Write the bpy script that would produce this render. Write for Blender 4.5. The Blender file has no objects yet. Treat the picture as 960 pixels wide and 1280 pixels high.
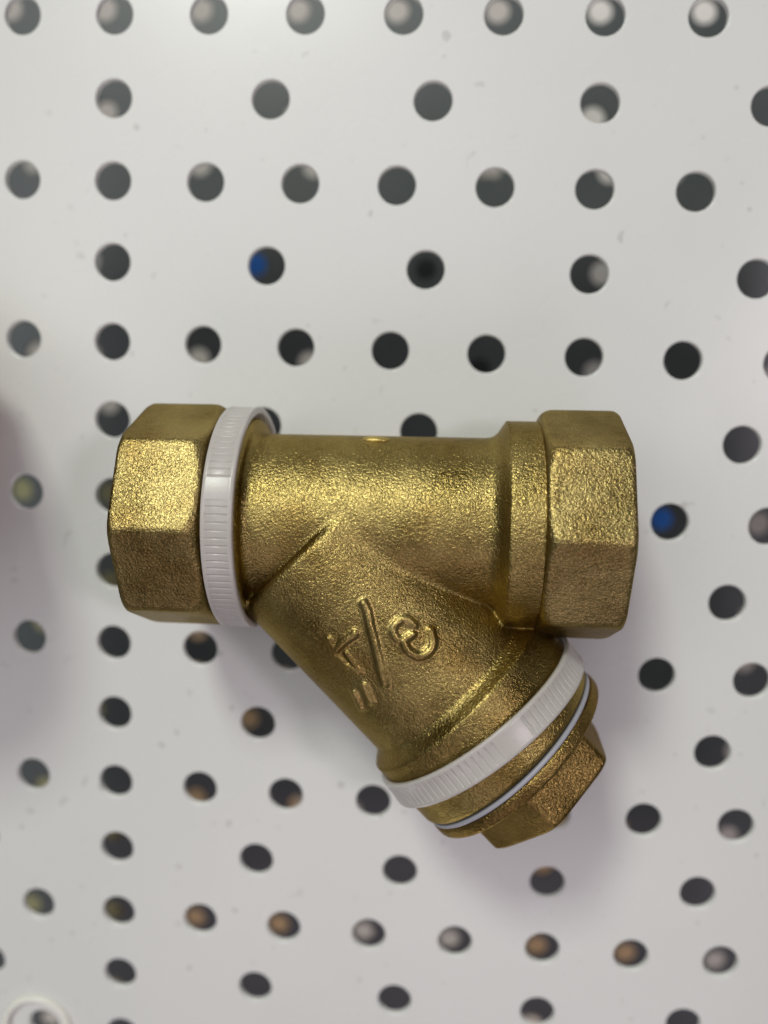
import bpy, bmesh, math, random
import numpy as np
from mathutils import Matrix, Vector, geometry

random.seed(4)
scene = bpy.context.scene
col = scene.collection
MM = 0.001

# ------------------------------------------------------------------ camera
cam_d = bpy.data.cameras.new('camera')
cam = bpy.data.objects.new('camera', cam_d); col.objects.link(cam)
right = Vector((0.996512, 0.037329, -0.07464)); up = Vector((-0.046852, 0.99038, -0.1302)); back = right.cross(up)
m = Matrix((right, up, back)).transposed().to_4x4()
m.translation = Vector((1.3689, 29.142, 126.9147)) * MM
cam.matrix_world = m
cam_d.sensor_fit = 'HORIZONTAL'; cam_d.sensor_width = 36.0; cam_d.lens = 37.5
cam_d.clip_start = 0.005; cam_d.clip_end = 50.0
cam_d.dof.use_dof = True; cam_d.dof.focus_distance = 0.101; cam_d.dof.aperture_fstop = 13.0
scene.camera = cam

# ------------------------------------------------------------------ world and lamps
world = bpy.data.worlds.new('World'); scene.world = world; world.use_nodes = True
bg = world.node_tree.nodes['Background']
bg.inputs['Color'].default_value = (0.95, 0.93, 0.95, 1); bg.inputs['Strength'].default_value = 0.12

def lamp(name, loc, target, size, size_y, power, color):
    d = bpy.data.lights.new(name, 'AREA'); d.shape = 'RECTANGLE'; d.size = size; d.size_y = size_y
    d.energy = power; d.color = color
    o = bpy.data.objects.new(name, d); col.objects.link(o)
    o.location = loc
    o.rotation_euler = (Vector(target) - Vector(loc)).to_track_quat('-Z', 'Y').to_euler()
    return o
lamp('area_light', (-0.37, 0.97, 0.98), (0, 0, 0), 0.26, 0.24, 8.8, (0.95, 1.0, 0.88))         # the key, above left
lamp('area_light', (0.66, 0.18, 1.0), (0, 0, 0), 0.13, 0.13, 2.5, (1.0, 0.86, 0.94))           # pinkish lamp on the right
lamp('area_light', (-0.34, 0.36, 0.80), (-0.28, 0.28, 0), 0.80, 0.56, 2.5, (0.98, 0.99, 1.0))  # wide diffuser
lamp('area_light', (0.05, -0.80, 0.90), (0, -0.05, 0), 0.9, 0.4, 1.6, (1.0, 0.80, 0.94))  # added pinkish fill from below, standing in for bounced light
lamp('area_light', (0.0, -0.55, -0.145), (0, 0, -0.21), 0.5, 0.08, 1.05, (1.0, 0.96, 0.92))     # added fill from below, brightening the far side of the display
lamp('area_light', (0.0, 0.55, -0.145), (0, 0, -0.21), 0.5, 0.08, 1.0, (1.0, 0.96, 0.92))  # added fill from above, brightening the boxes beyond the second sheet

scene.view_settings.view_transform = 'Standard'; scene.view_settings.look = 'None'
scene.view_settings.exposure = 0.0; scene.view_settings.gamma = 1.0
scene.render.engine = 'CYCLES'
scene.cycles.use_denoising = True
scene.cycles.max_bounces = 10

# ------------------------------------------------------------------ helpers
def tag(o, label=None, cat=None, group=None, kind=None):
    if label: o['label'] = label
    if cat: o['category'] = cat
    if group: o['group'] = group
    if kind: o['kind'] = kind
    return o

def link_mesh(name, verts, faces, mat, parent=None, smooth=True):
    me = bpy.data.meshes.new(name)
    me.from_pydata([tuple(v) for v in verts], [], [tuple(f) for f in faces])
    me.update()
    if smooth:
        me.polygons.foreach_set('use_smooth', [True] * len(me.polygons))
    me.materials.append(mat)
    o = bpy.data.objects.new(name, me); col.objects.link(o)
    if parent: o.parent = parent
    return o

class Nodes:
    def __init__(self, name):
        self.mat = bpy.data.materials.new(name); self.mat.use_nodes = True
        self.t = self.mat.node_tree; self.n = self.t.nodes
        self.p = self.n['Principled BSDF']
    def add(self, kind, **kw):
        x = self.n.new(kind)
        for k, v in kw.items():
            if hasattr(x, k): setattr(x, k, v)
            else: x.inputs[k.replace('_', ' ')].default_value = v
        return x
    def link(self, a, b): self.t.links.new(a, b)
    def coords(self):
        return self.add('ShaderNodeTexCoord').outputs['Object']
    def noise(self, vec, scale, detail=3.0, rough=0.55, dist=0.0):
        x = self.add('ShaderNodeTexNoise'); x.inputs['Scale'].default_value = scale
        x.inputs['Detail'].default_value = detail; x.inputs['Roughness'].default_value = rough
        x.inputs['Distortion'].default_value = dist
        self.link(vec, x.inputs['Vector']); return x.outputs['Fac']
    def ramp(self, fac, stops):
        x = self.add('ShaderNodeValToRGB'); e = x.color_ramp.elements
        e[0].position, e[0].color = stops[0][0], stops[0][1]
        e[1].position, e[1].color = stops[-1][0], stops[-1][1]
        for p, c in stops[1:-1]:
            k = e.new(p); k.color = c
        self.link(fac, x.inputs['Fac']); return x.outputs['Color']
    def math(self, op, a, b):
        x = self.add('ShaderNodeMath', operation=op)
        for i, v in enumerate((a, b)):
            if isinstance(v, (int, float)): x.inputs[i].default_value = v
            else: self.link(v, x.inputs[i])
        return x.outputs[0]
    def bump(self, height, dist, strength=1.0, normal=None):
        x = self.add('ShaderNodeBump'); x.inputs['Strength'].default_value = strength
        x.inputs['Distance'].default_value = dist
        self.link(height, x.inputs['Height'])
        if normal: self.link(normal, x.inputs['Normal'])
        return x.outputs['Normal']

def g(v): return (v, v, v, 1)

def make_brass(name, c_dark, c_light, grain, rough):
    k = Nodes(name); v = k.coords()
    k.p.inputs['Metallic'].default_value = 1.0
    k.p.inputs['Specular Tint'].default_value = (0.66, 0.60, 0.50, 1)     # dull oxidised edge tint
    big = k.noise(v, 130, 4, 0.6)
    fine = k.noise(v, 1500, 3, 0.6)
    mixf = k.math('ADD', k.math('MULTIPLY', big, 0.75), k.math('MULTIPLY', fine, 0.25))
    c = k.ramp(mixf, [(0.36, c_dark), (0.62, c_light)])
    tar = k.noise(v, 75, 4, 0.65)
    mx = k.add('ShaderNodeMix', data_type='RGBA')
    k.link(k.ramp(tar, [(0.50, g(0)), (0.70, g(0.5))]), mx.inputs[0]); k.link(c, mx.inputs[6])
    mx.inputs[7].default_value = (c_dark[0] * 1.05, c_dark[1] * 0.80, c_dark[2] * 0.55, 1)   # brown tarnish in patches
    k.link(mx.outputs[2], k.p.inputs['Base Color'])
    r = k.ramp(big, [(0.3, g(rough - 0.05)), (0.7, g(rough + 0.07))])
    k.link(r, k.p.inputs['Roughness'])
    n1 = k.noise(v, 2900, 2, 0.5, 0.6)          # sand-cast grain, about half a millimetre
    n2 = k.noise(v, 6500, 2, 0.5)
    n3 = k.noise(v, 350, 2, 0.5)
    b = k.bump(n3, 0.00025, 0.5)
    b = k.bump(n1, grain, 1.0, b)
    b = k.bump(n2, grain * 0.22, 1.0, b)
    k.link(b, k.p.inputs['Normal'])
    return k.mat

brass = make_brass('cast_brass', (0.22, 0.162, 0.050, 1), (0.41, 0.312, 0.112, 1), 0.00015, 0.30)
brass_nut = make_brass('cast_brass_end', (0.20, 0.148, 0.052, 1), (0.39, 0.303, 0.12, 1), 0.00013, 0.30)
brass_cap = make_brass('brass_plug', (0.155, 0.102, 0.031, 1), (0.30, 0.205, 0.068, 1), 0.00014, 0.29)

def make_plastic(name, c, rough, trans):
    k = Nodes(name); v = k.coords()
    k.p.inputs['Base Color'].default_value = c
    k.p.inputs['Roughness'].default_value = rough
    k.p.inputs['IOR'].default_value = 1.5
    k.p.inputs['Subsurface Weight'].default_value = 0.55
    k.p.inputs['Subsurface Radius'].default_value = (1, 0.95, 0.9)
    k.p.inputs['Subsurface Scale'].default_value = 0.0012
    k.p.inputs['Transmission Weight'].default_value = trans
    n = k.noise(v, 900, 3, 0.6)
    k.link(k.bump(n, 0.00003, 0.6), k.p.inputs['Normal'])
    return k.mat
plastic = make_plastic('white_ring_plastic', (0.71, 0.67, 0.64, 1), 0.31, 0.35)
cream = make_plastic('cream_ring_plastic', (0.96, 0.94, 0.83, 1), 0.25, 0.1)
k = Nodes('seal_plastic'); ptfe = k.mat
k.p.inputs['Base Color'].default_value = (0.35, 0.35, 0.40, 1); k.p.inputs['Roughness'].default_value = 0.4

def make_paint():
    k = Nodes('white_powder_coat'); v = k.coords()
    k.p.inputs['Roughness'].default_value = 0.22
    k.p.inputs['IOR'].default_value = 1.5
    # faint marks and dust
    spot = k.noise(v, 420, 1, 0.4)
    gate = k.noise(v, 90, 2, 0.5)
    s = k.math('MULTIPLY', k.ramp(spot, [(0.72, g(0)), (0.78, g(1))]), k.ramp(gate, [(0.40, g(0)), (0.56, g(1))]))
    wide = k.noise(v, 14, 3, 0.5)
    base = k.ramp(wide, [(0.3, (0.69, 0.695, 0.675, 1)), (0.7, (0.73, 0.732, 0.715, 1))])
    mx = k.add('ShaderNodeMix', data_type='RGBA')
    k.link(k.math('MULTIPLY', s, 0.30), mx.inputs[0]); k.link(base, mx.inputs[6])
    mx.inputs[7].default_value = (0.22, 0.21, 0.19, 1)
    k.link(mx.outputs[2], k.p.inputs['Base Color'])
    r = k.noise(v, 60, 3, 0.5)
    k.link(k.ramp(r, [(0.3, g(0.24)), (0.7, g(0.33))]), k.p.inputs['Roughness'])
    peel = k.noise(v, 320, 2, 0.5)
    k.link(k.bump(peel, 0.00002, 0.5), k.p.inputs['Normal'])
    return k.mat
paint = make_paint()
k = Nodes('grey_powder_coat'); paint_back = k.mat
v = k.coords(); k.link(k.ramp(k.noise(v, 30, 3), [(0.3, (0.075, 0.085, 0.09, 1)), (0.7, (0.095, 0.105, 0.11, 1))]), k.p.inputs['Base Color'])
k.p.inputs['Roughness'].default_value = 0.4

def make_card(name, c1, c2):
    k = Nodes(name); v = k.coords()
    k.link(k.ramp(k.noise(v, 80, 4), [(0.3, c1), (0.7, c2)]), k.p.inputs['Base Color'])
    k.p.inputs['Roughness'].default_value = 0.6
    return k.mat
card = make_card('brown_card', (0.66, 0.43, 0.22, 1), (0.76, 0.52, 0.29, 1))
blue = make_card('blue_card', (0.03, 0.20, 0.78, 1), (0.04, 0.24, 0.85, 1))
pale = make_card('pale_board', (0.36, 0.335, 0.31, 1), (0.44, 0.41, 0.385, 1))
dark = make_card('dark_card', (0.02, 0.022, 0.025, 1), (0.035, 0.037, 0.04, 1))
olive = make_card('olive_card', (0.26, 0.25, 0.13, 1), (0.34, 0.32, 0.18, 1))

# ------------------------------------------------------------------ perforated sheets
def bow(x, y):
    X, Y = x / 50.0, -y / 50.0
    return -(0.4844 * X * X - 0.0365 * X * Y + 0.761 * Y * Y)

def perforated(name, mat, x0, x1, y0, y1, holes, z0, R, bowed, seg=40, step=5.0, t=1.0):
    """a steel sheet with round holes whose edges are softened by the coating"""
    prof = [(R + 0.20, 0.0), (R + 0.09, -0.03), (R + 0.02, -0.11), (R, -0.24), (R, -t)]
    pts = []; edges = []
    n = len(prof)
    for hx, hy in holes:
        b = len(pts)
        for i in range(seg):
            a = 2 * math.pi * i / seg
            pts.append(Vector((hx + (R + 0.20) * math.cos(a), hy + (R + 0.20) * math.sin(a))))
            edges.append((b + i, b + (i + 1) % seg))
    nh = len(pts)
    H = np.array(holes)
    xs = np.arange(x0, x1 + 0.01, step); ys = np.arange(y0, y1 + 0.01, step)
    for x in xs:
        for y in ys:
            jx = x + 0.013 * math.sin(y * 7.1); jy = y + 0.013 * math.cos(x * 5.3)
            if x in (xs[0], xs[-1]): jx = x
            if y in (ys[0], ys[-1]): jy = y
            if ((H[:, 0] - jx) ** 2 + (H[:, 1] - jy) ** 2).min() > (R + 0.9) ** 2:
                pts.append(Vector((jx, jy)))
    vo, eo, fo, _, _, _ = geometry.delaunay_2d_cdt(pts, edges, [], 0, 1e-5)
    V = np.array([(p.x, p.y) for p in vo])
    zf = (lambda x, y: z0 + bow(x, y)) if bowed else (lambda x, y: z0)
    tree = {}
    verts = [(p[0], p[1], zf(p[0], p[1])) for p in V]
    faces = []
    for f in fo:
        c = V[list(f)].mean(0)
        if ((H - c) ** 2).sum(1).min() > (R + 0.17) ** 2:
            f = list(f)
            p, q, r = V[f[0]], V[f[1]], V[f[2]]
            if (q[0]-p[0])*(r[1]-p[1]) - (q[1]-p[1])*(r[0]-p[0]) < 0: f.reverse()
            faces.append(tuple(f))
    nv = len(verts)
    # underside
    verts += [(a, b, c - t) for a, b, c in verts]
    faces += [tuple(reversed([i + nv for i in f])) for f in faces]
    # hole walls (their own rings, top ring coincident with the sheet's)
    for hx, hy in holes:
        b = len(verts); zc = zf(hx, hy)
        for rr, dz in prof:
            for i in range(seg):
                a = 2 * math.pi * i / seg
                x, y = hx + rr * math.cos(a), hy + rr * math.sin(a)
                xo, yo = hx + (R + 0.20) * math.cos(a), hy + (R + 0.20) * math.sin(a)
                verts.append((x, y, zf(xo, yo) + dz))
        for j in range(n - 1):
            for i in range(seg):
                i2 = (i + 1) % seg
                faces.append((b + j*seg + i, b + j*seg + i2, b + (j+1)*seg + i2, b + (j+1)*seg + i))
                faces[-1] = tuple(reversed(faces[-1]))
    verts = [(x * MM, y * MM, z * MM) for x, y, z in verts]
    o = link_mesh(name, verts, faces, mat)
    return o

R_HOLE = 2.92
def hole_grid(ox, oy, x0, x1, y0, y1):
    """a dense row through (ox, oy), sparse rows half a pitch above and below"""
    out = []
    for r in range(-30, 31):
        y = oy - 12.5 * r
        if not y0 + 5 < y < y1 - 5: continue
        p = 15.0 if r % 2 == 0 else 25.0
        for c in range(-40, 41):
            x = ox + p * c
            if x0 + 4.5 < x < x1 - 4.5: out.append((x, y))
    return out
hs = hole_grid(-52.5, 87.5, -120, 120, -130, 135)
front = perforated('perforated_panel', paint, -120, 120, -130, 135, hs, 0.0, R_HOLE, True)
tag(front, 'glossy white perforated steel panel under the brass strainer', 'panel')
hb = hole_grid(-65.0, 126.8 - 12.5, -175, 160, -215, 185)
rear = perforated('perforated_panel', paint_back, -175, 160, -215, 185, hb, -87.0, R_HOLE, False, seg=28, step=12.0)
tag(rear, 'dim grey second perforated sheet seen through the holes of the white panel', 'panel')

# things on the far side of the second sheet, glimpsed through both rows of holes
def carton(name, mat, x0, x1, y0, y1, z, depth, label, cat, group=None):
    bm = bmesh.new()
    bmesh.ops.create_cube(bm, size=1)
    bmesh.ops.scale(bm, vec=((x1-x0)*MM, (y1-y0)*MM, depth*MM), verts=bm.verts)
    bmesh.ops.bevel(bm, geom=bm.edges[:], offset=1.0*MM, segments=2, affect='EDGES')
    # a lid line round the box
    me = bpy.data.meshes.new(name); bm.to_mesh(me); bm.free(); me.materials.append(mat)
    o = bpy.data.objects.new(name, me); col.objects.link(o)
    o.location = ((x0+x1)/2*MM, (y0+y1)/2*MM, (z-depth/2)*MM)
    return tag(o, label, cat, group)

# ------------------------------------------------------------------ signed distance modelling of the casting
def smin(a, b, kk):
    h = np.clip(0.5 + 0.5 * (b - a) / kk, 0, 1)
    return b + (a - b) * h - kk * h * (1 - h)
def smax(a, b, kk): return -smin(-a, -b, kk)

def tube(s, r, s0, s1, R, rnd=0.0):
    """rounded cylinder, s along its axis and r off it"""
    dx = np.abs(s - (s0 + s1) / 2) - ((s1 - s0) / 2 - rnd); dr = r - (R - rnd)
    return np.minimum(np.maximum(dx, dr), 0) + np.sqrt(np.maximum(dx, 0)**2 + np.maximum(dr, 0)**2) - rnd

BETA = math.radians(45.3)
AX = (math.cos(BETA), -math.sin(BETA)); BX = -10.8
def branch_sr(x, y, z):
    u = x - BX
    s = u * AX[0] + y * AX[1]; q = u * AX[1] - y * AX[0]
    return s, np.sqrt(q * q + z * z), q

def f_body(x, y, z):
    r = np.sqrt(y * y + z * z)
    pipe = tube(x, r, -24, 26, 11.87)
    pipe = smin(pipe, tube(x, r, -21.5, -15.3, 14.1, 0.9), 1.2)
    right_collar = np.maximum(tube(x, r, 17.2, 26, 14.25, 1.3), (r - 14.25 - (x - 18.9) * 1.5) * 0.55)
    pipe = smin(pipe, right_collar, 1.0)
    s, rb, q = branch_sr(x, y, z)
    br = tube(s, rb, 4.4, 43.0, 13.65, 1.1)
    br = smin(br, np.maximum(tube(s, rb, 32.2, 44.0, 15.45, 0.8), (rb - 15.45 - (s - 33.5) * 1.3) * 0.6), 0.7)
    d = smin(pipe, br, 0.8 - 0.55 * np.clip((x - 6) / 8, 0, 1))
    bore = np.maximum(r - 9.0, -100)
    return smax(d, -bore, 0.3)

def octagon(y, z, ap, off, kk):
    d = None
    for i in range(8):
        a = off + (i + 0.5) * math.pi / 4
        e = y * math.sin(a) + z * math.cos(a) - ap
        d = e if d is None else smax(d, e, kk)
    return d

def f_end(x, y, z, x0, x1, out_sign, inner_cham):
    r = np.sqrt(y * y + z * z)
    d = octagon(y, z, 14.78, math.radians(-0.9), 0.45)
    d = smax(d, np.maximum(x0 - x, x - x1), 0.5)
    xo, xi = (x1, x0) if out_sign > 0 else (x0, x1)
    d = smax(d, (r - 15.35) * 0.80 + (x - xo) * out_sign * 0.60, 0.25)      # turned outer chamfer
    d = smax(d, (r - inner_cham) * 0.72 - (x - xi) * out_sign * 0.70, 0.7)  # inner corner
    depth = (xo - x) * out_sign
    bore = r - (11.9 + 0.35 * np.sin(depth * 2 * math.pi / 1.8))
    bore = np.maximum(bore, depth - 10.0)
    bore = smin(bore, np.maximum(r - 9.0, -1e3), 0.1)
    bore = smin(bore, (r - 12.9 + depth) * 0.7, 0.1)
    return smax(d, -bore, 0.2)

HEXA = math.radians(3)
def f_plug(x, y, z):
    s, r, q = branch_sr(x, y, z)
    d = tube(s, r, 44.7, 46.7, 15.3, 0.6)
    d = np.minimum(d, tube(s, r, 40.0, 46.5, 12.9))
    return d
def f_hex(x, y, z):
    s, r, q = branch_sr(x, y, z)
    d = None
    for i in range(6):
        a = HEXA + (i + 0.5) * math.pi / 3
        e = q * math.sin(a) + z * math.cos(a) - 10.1
        d = e if d is None else smax(d, e, 0.5)
    d = smax(d, np.maximum(45.5 - s, s - 53.5), 0.7)
    d = smax(d, (r - 10.8) * 0.6 + (s - 53.5) * 0.8, 0.4)
    return d

STROKES = [
 [(7.29,-11.71,12.68),(6.26,-10.88,12.74),(5.12,-11.35,13.08),(4.70,-12.43,13.31),(5.34,-13.34,13.34),(6.26,-13.33,13.22),(7.16,-12.81,12.97)],
 [(6.01,-13.58,13.29),(6.55,-14.66,13.35),(7.90,-15.48,13.28),(9.11,-15.08,13.02),(9.70,-13.95,12.63),(9.37,-12.42,12.28)],
 [(0.97,-8.96,13.34),(1.41,-10.04,13.40),(1.78,-11.55,13.48),(2.32,-13.41,13.50),(2.77,-15.13,13.46),(3.30,-17.22,13.34),(3.83,-19.17,13.14)],
 [(-3.38,-13.84,12.74),(-2.95,-14.73,12.62),(-2.66,-15.87,12.38)],
 [(-2.66,-15.87,12.38),(-1.23,-17.16,12.43),(0.27,-17.91,12.64)],
 [(-0.06,-12.84,13.43),(-1.18,-13.72,13.20),(-2.06,-14.62,12.87),(-2.65,-15.45,12.51)],
 [(-0.24,-21.20,11.29),(0.15,-22.17,11.01),(0.56,-23.38,10.59)],
 [(1.12,-19.81,12.35),(1.46,-20.84,12.12),(1.97,-22.00,11.89)],
 [(-1.11,-15.54,12.88),(-0.25,-16.84,12.78),(0.53,-17.78,12.75)],]
STROKE_R = [0.46, 0.54, 0.56, 0.52, 0.50, 0.54, 0.50, 0.54, 0.40]
def rounded(st):
    """the stroke's corners rounded by a Catmull-Rom curve through its points"""
    p = [np.array(v) for v in st]; p = [2*p[0]-p[1]] + p + [2*p[-1]-p[-2]]
    out = []
    for a, b, c, d in zip(p[:-3], p[1:-2], p[2:-1], p[3:]):
        for t in (0, 1/3, 2/3):
            out.append(tuple(0.5*(2*b + (c-a)*t + (2*a-5*b+4*c-d)*t*t + (3*b-a-3*c+d)*t**3)))
    return out + [tuple(p[-2])]
STROKES = [rounded(st) if len(st) > 3 else st for st in STROKES]
def f_strokes(x, y, z):
    d = np.full(np.shape(x), 1e3)
    for st, R in zip(STROKES, STROKE_R):
        for p, q in zip(st[:-1], st[1:]):
            p = np.array(p); q = np.array(q); e = q - p
            h = np.clip(((x-p[0])*e[0] + (y-p[1])*e[1] + (z-p[2])*e[2]) / (e @ e), 0, 1)
            d = np.minimum(d, np.sqrt((x-p[0]-e[0]*h)**2 + (y-p[1]-e[1]*h)**2 + (z-p[2]-e[2]*h)**2) - R)
    return d
def f_letters(x, y, z):
    st = f_strokes(x, y, z)
    return np.maximum(smin(f_body(x, y, z) + 0.02, st, 0.36) - 0.03, st - 0.5)

def surface(fn, lo, hi, h):
    """naive surface nets on a grid of step h, then Newton steps onto the exact surface"""
    ax = [np.arange(lo[i], hi[i] + h, h) for i in range(3)]
    X, Y, Z = np.meshgrid(*ax, indexing='ij')
    F = fn(X, Y, Z)
    n = F.shape
    S = F < 0
    cnt = np.zeros((n[0]-1, n[1]-1, n[2]-1), np.int8)
    for i in (0, 1):
        for j in (0, 1):
            for kk in (0, 1):
                cnt += S[i:n[0]-1+i, j:n[1]-1+j, kk:n[2]-1+kk]
    act = (cnt > 0) & (cnt < 8)
    idx = -np.ones(act.shape, np.int64); ijk = np.argwhere(act); idx[act] = np.arange(len(ijk))
    P = np.array(lo) + (ijk + 0.5) * h
    quads = []
    for axis in range(3):
        s0 = [slice(None)] * 3; s1 = [slice(None)] * 3
        s0[axis] = slice(0, -1); s1[axis] = slice(1, None)
        a, b = S[tuple(s0)], S[tuple(s1)]
        e = np.argwhere(a != b)
        u, w = (axis + 1) % 3, (axis + 2) % 3
        ok = (e[:, u] > 0) & (e[:, w] > 0) & (e[:, u] < n[u]-1) & (e[:, w] < n[w]-1)
        e = e[ok]
        c = []
        for du, dw in ((1, 1), (0, 1), (0, 0), (1, 0)):
            t = e.copy(); t[:, u] -= du; t[:, w] -= dw
            c.append(idx[t[:, 0], t[:, 1], t[:, 2]])
        qd = np.stack(c, 1)
        flip = ~a[e[:, 0], e[:, 1], e[:, 2]]
        qd[flip] = qd[flip][:, ::-1]
        quads.append(qd)
    Q = np.concatenate(quads)
    e = 0.02
    for it in range(5):
        x, y, z = P.T
        d = fn(x, y, z)
        G = np.stack([fn(x+e, y, z) - fn(x-e, y, z), fn(x, y+e, z) - fn(x, y-e, z), fn(x, y, z+e) - fn(x, y, z-e)], 1) / (2*e)
        gl = np.maximum((G * G).sum(1), 0.2)
        P = P - G * np.clip(d / gl, -h * 0.5, h * 0.5)[:, None]
        if it < 2:                                   # even the mesh out between the Newton steps
            acc = np.zeros_like(P); c = np.zeros(len(P))
            for i in range(4):
                np.add.at(acc, Q[:, i], P[Q[:, (i+1) % 4]]); np.add.at(c, Q[:, i], 1)
                np.add.at(acc, Q[:, i], P[Q[:, (i-1) % 4]]); np.add.at(c, Q[:, i], 1)
            P = P * 0.6 + 0.4 * acc / np.maximum(c, 1)[:, None]
    return P, Q

BASE = 15.9     # the pipe axis stands this far above the strainer's base point
def sdf_part(name, fn, lo, hi, h, mat, parent):
    P, Q = surface(fn, lo, hi, h)
    P = (P + np.array((0, 0, BASE))) * MM
    me = bpy.data.meshes.new(name)
    me.vertices.add(len(P)); me.vertices.foreach_set('co', P.astype(np.float32).ravel())
    me.loops.add(Q.size); me.loops.foreach_set('vertex_index', Q.astype(np.int32).ravel())
    me.polygons.add(len(Q)); me.polygons.foreach_set('loop_start', np.arange(0, Q.size, 4, dtype=np.int32))
    me.polygons.foreach_set('loop_total', np.full(len(Q), 4, np.int32))
    me.update(calc_edges=True); me.validate()
    me.polygons.foreach_set('use_smooth', [True] * len(me.polygons))
    me.materials.append(mat)
    o = bpy.data.objects.new(name, me); col.objects.link(o)
    if parent: o.parent = parent
    return o

# ------------------------------------------------------------------ the strainer
LX = Vector((0.999764, 0.02113, 0.005082)); LY = Vector((-0.020992, 0.999448, -0.02576)); LZ = LX.cross(LY)
LM = Matrix((LX, LY, LZ)).transposed().to_4x4()
def place(o):
    mm = LM.copy(); mm.translation = (Vector((-8.6265, 12.8707, 15.5875)) - LZ * BASE) * MM
    o.matrix_world = mm
strainer = bpy.data.objects.new('brass_strainer', None); col.objects.link(strainer)
strainer.empty_display_size = 0.01
place(strainer)
tag(strainer, 'cast brass Y-shaped pipe strainer with octagonal ends lying on the white perforated panel', 'strainer')
sdf_part('body', f_body, (-24.5, -46, -17.5), (35, 15.5, 17.5), 0.36, brass, strainer)
sdf_part('pipe_end', lambda x, y, z: f_end(x, y, z, -31.4, -19.75, -1, 14.7), (-32.5, -17, -17), (-18.5, 17, 17), 0.36, brass_nut, strainer)
sdf_part('pipe_end', lambda x, y, z: f_end(x, y, z, 23.1, 33.9, 1, 14.9), (22, -17, -17), (35, 17, 17), 0.36, brass_nut, strainer)
brass_worn = make_brass('cast_brass_worn', (0.27, 0.20, 0.065, 1), (0.47, 0.36, 0.135, 1), 0.00008, 0.33)
sdf_part('raised_marking', f_letters, (-5, -26, 8), (11.5, -7, 16), 0.13, brass_worn, strainer)
polished = make_brass('filed_brass', (0.62, 0.46, 0.14, 1), (0.66, 0.52, 0.2, 1), 0.00006, 0.4)
sdf_part('gate_mark', lambda x, y, z: np.sqrt(((x - 1.2) / 2.0)**2 + ((y - 11.3) / 0.56)**2 + ((z - 2.9) / 1.1)**2) * 0.6 - 0.6, (-1.8, 10.2, 1.2), (4, 12.6, 4.6), 0.15, polished, strainer)
plug = sdf_part('screw_plug', f_plug, (2, -54, -17), (38, -16, 17), 0.36, brass_cap, strainer)
sdf_part('hex_head', f_hex, (12, -52, -13), (40, -24, 13), 0.28, brass_cap, plug)

def lathe_local(prof, n):
    """profile (s, r) revolved round the branch axis, in strainer coordinates"""
    vs, fs = [], []
    for i in range(n):
        a = 2 * math.pi * i / n
        for s, r in prof:
            q, z = r * math.sin(a), r * math.cos(a)
            vs.append(((BX + s*AX[0] + q*AX[1]) * MM, (s*AX[1] - q*AX[0]) * MM, (z + BASE) * MM))
    m_ = len(prof)
    for i in range(n):
        for j in range(m_):
            fs.append((i*m_+j, ((i+1) % n)*m_+j, ((i+1) % n)*m_+(j+1) % m_, i*m_+(j+1) % m_))
    return vs, fs
vs, fs = lathe_local([(44.2, 13.0), (44.2, 15.0), (44.28, 15.18), (44.68, 15.18), (44.8, 15.0), (44.8, 13.0)], 160)
tag(link_mesh('seal_ring', vs, fs, ptfe, strainer), 'thin bluish white gasket under the plug flange')

# ------------------------------------------------------------------ ribbed white plastic rings
def ribbed_ring(name, R, width, thick, smooth_ranges, pitch, label):
    """ribbed band: two plain rims with fine cross grooves between; axis along local X"""
    n_gr = int(round(2 * math.pi * R / pitch)); sub = 10; n = n_gr * sub
    w = width / 2
    prof0 = [(-w, 0), (-w, 1), (-w*0.94, 1.0), (-w*0.74, 1.0), (-w*0.66, 2), (0, 2), (w*0.66, 2), (w*0.74, 1.0), (w*0.94, 1.0), (w, 1), (w, 0)]
    vs, fs = [], []
    for i in range(n):
        a = 2 * math.pi * i / n
        ph = (i % sub) / sub
        deg = math.degrees(a)
        smooth = any(lo <= deg <= hi for lo, hi in smooth_ranges)
        groove = 0.16 if (not smooth and i % sub == 0) else 0.0
        for j, (x, kd) in enumerate(prof0):
            if kd == 0: r = R - thick
            elif kd == 1: r = R - 0.12
            elif kd == 2: r = R - 0.07 - groove if not smooth else R - 0.02
            else: r = R
            if kd == 1.0 and j in (2, 3, 7, 8): r = R
            vs.append((x * MM, r * math.sin(a) * MM, r * math.cos(a) * MM))
    m_ = len(prof0)
    for i in range(n):
        for j in range(m_):
            fs.append((i*m_+j, i*m_+(j+1) % m_, ((i+1) % n)*m_+(j+1) % m_, ((i+1) % n)*m_+j))
    o = link_mesh(name, vs, fs, plastic)
    md = o.modifiers.new('edge', 'BEVEL'); md.width = 0.00006; md.segments = 1; md.limit_method = 'ANGLE'; md.angle_limit = 0.9
    return tag(o, label, 'ring', 'white plastic rings on the strainer')

def set_ring(o, cx, cy, ax, tilt=0.0):
    """centre (cx, cy) in the strainer's plane, axis direction ax"""
    A = (LX * ax[0] + LY * ax[1] + LZ * tilt).normalized()
    Bv = LZ.cross(A).normalized(); C = A.cross(Bv)
    mm = Matrix((A, Bv, C)).transposed().to_4x4()
    c = Vector((-8.6265, 12.8707, 15.5875)) + LX * cx + LY * cy
    mm.translation = c * MM
    o.matrix_world = mm
r1 = ribbed_ring('plastic_ring', 15.6, 4.0, 0.95, [(14, 25)], 1.0, 'ribbed white plastic ring upright round the pipe beside the left octagonal end')
set_ring(r1, -17.4, 0.0, (1, 0.0))
r2 = ribbed_ring('plastic_ring', 16.5, 3.8, 0.72, [(8, 24)], 1.05, 'ribbed white plastic ring slanted round the branch neck above the screw plug')
set_ring(r2, 16.67, -27.76, (math.cos(math.radians(51.2)), -math.sin(math.radians(51.2))), 0.025)

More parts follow.
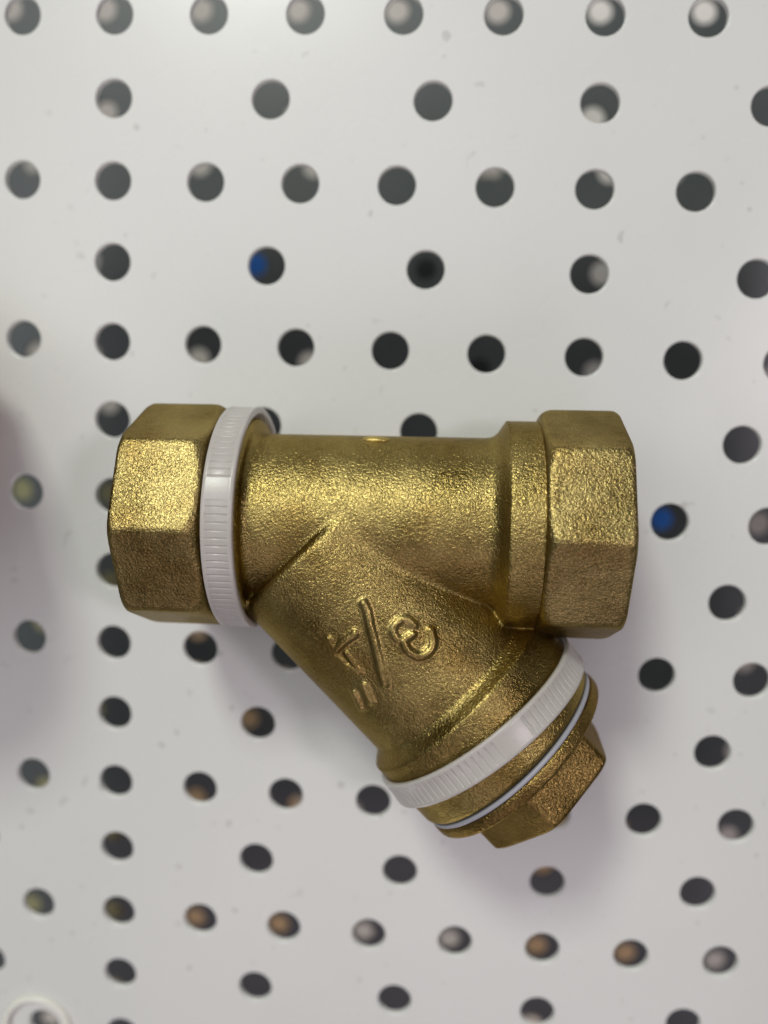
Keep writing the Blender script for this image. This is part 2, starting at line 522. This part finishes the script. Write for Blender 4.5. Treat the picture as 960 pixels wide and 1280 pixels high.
# ------------------------------------------------------------------ unseen shadow caster, added just past the left edge: its shadow reaches into view
def f_shadow_caster(x, y, z):
    r = np.sqrt(x * x + y * y)
    d = tube(z, r, 0.0, 46.0, 20.0, 2.0)
    d = np.minimum(d, smax(octagon(x, y, 22.5, 0.2, 0.5), np.maximum(14.0 - z, z - 30.0), 0.8))
    return smax(d, -np.maximum(r - 15.5, 8.0 - z), 0.4)
P_, Q_ = surface(f_shadow_caster, (-26, -26, -1.5), (26, 26, 47.5), 0.7)
caster = link_mesh('added_shadow_caster', P_ * MM, Q_, brass)
caster.location = (-92.5 * MM, 25 * MM, (bow(-92.5, 25) + 0.1) * MM)
tag(caster, 'added unseen coupling beyond the left edge whose shadow falls beside the strainer', 'shadow_caster')

# ------------------------------------------------------------------ small cream ring in the corner
vs, fs = [], []
N, M2 = 72, 12
for i in range(N):
    a = 2*math.pi*i/N
    for j in range(M2):
        b = 2*math.pi*j/M2
        rr = 6.1 + 0.55*math.cos(b)
        vs.append((rr*math.cos(a)*MM, rr*0.98*math.sin(a)*MM, (0.55 + 0.55*math.sin(b))*MM))
for i in range(N):
    for j in range(M2):
        fs.append((i*M2+j, ((i+1) % N)*M2+j, ((i+1) % N)*M2+(j+1) % M2, i*M2+(j+1) % M2))
loop = link_mesh('small_ring', vs, fs, cream)
loop.location = (-68.6*MM, -88.0*MM, (bow(-68.6, -88.0) + 0.1)*MM)
tag(loop, 'thin cream plastic ring lying on the panel in the bottom left corner', 'ring')

# ------------------------------------------------------------------ beyond the second sheet
carton('pale_board', pale, -420, 420, -460, 460, -340, 12, 'pale wall board far behind both perforated sheets', 'board')
carton('blue_box', blue, -98, -66, 66, 100, -200, 60, 'small blue box behind the hole above the left half of the pipe', 'box', 'blue boxes behind the panel')
carton('blue_box', blue, 78, 104, -34, 6, -200, 60, 'small blue box behind the hole right of the right octagonal end', 'box', 'blue boxes behind the panel')
carton('cardboard_box', card, -125, -66, -240, -92, -200, 70, 'brown cardboard box behind the lower left holes', 'box', 'cardboard boxes behind the panel')
carton('cardboard_box', card, 52, 112, -240, -120, -200, 70, 'brown cardboard box behind the lower right holes', 'box', 'cardboard boxes behind the panel')
carton('olive_box', olive, -240, -140, -260, 10, -205, 60, 'olive box behind the holes along the left edge', 'box')
white = make_card('white_card', (0.74, 0.70, 0.67, 1), (0.82, 0.78, 0.75, 1))
carton('white_box', white, 46, 150, 40, 190, -210, 60, 'white box behind the holes at the upper right', 'box')
carton('dark_box', dark, -34, 42, 42, 120, -205, 60, 'dark grey box behind the holes above the middle of the pipe', 'box')
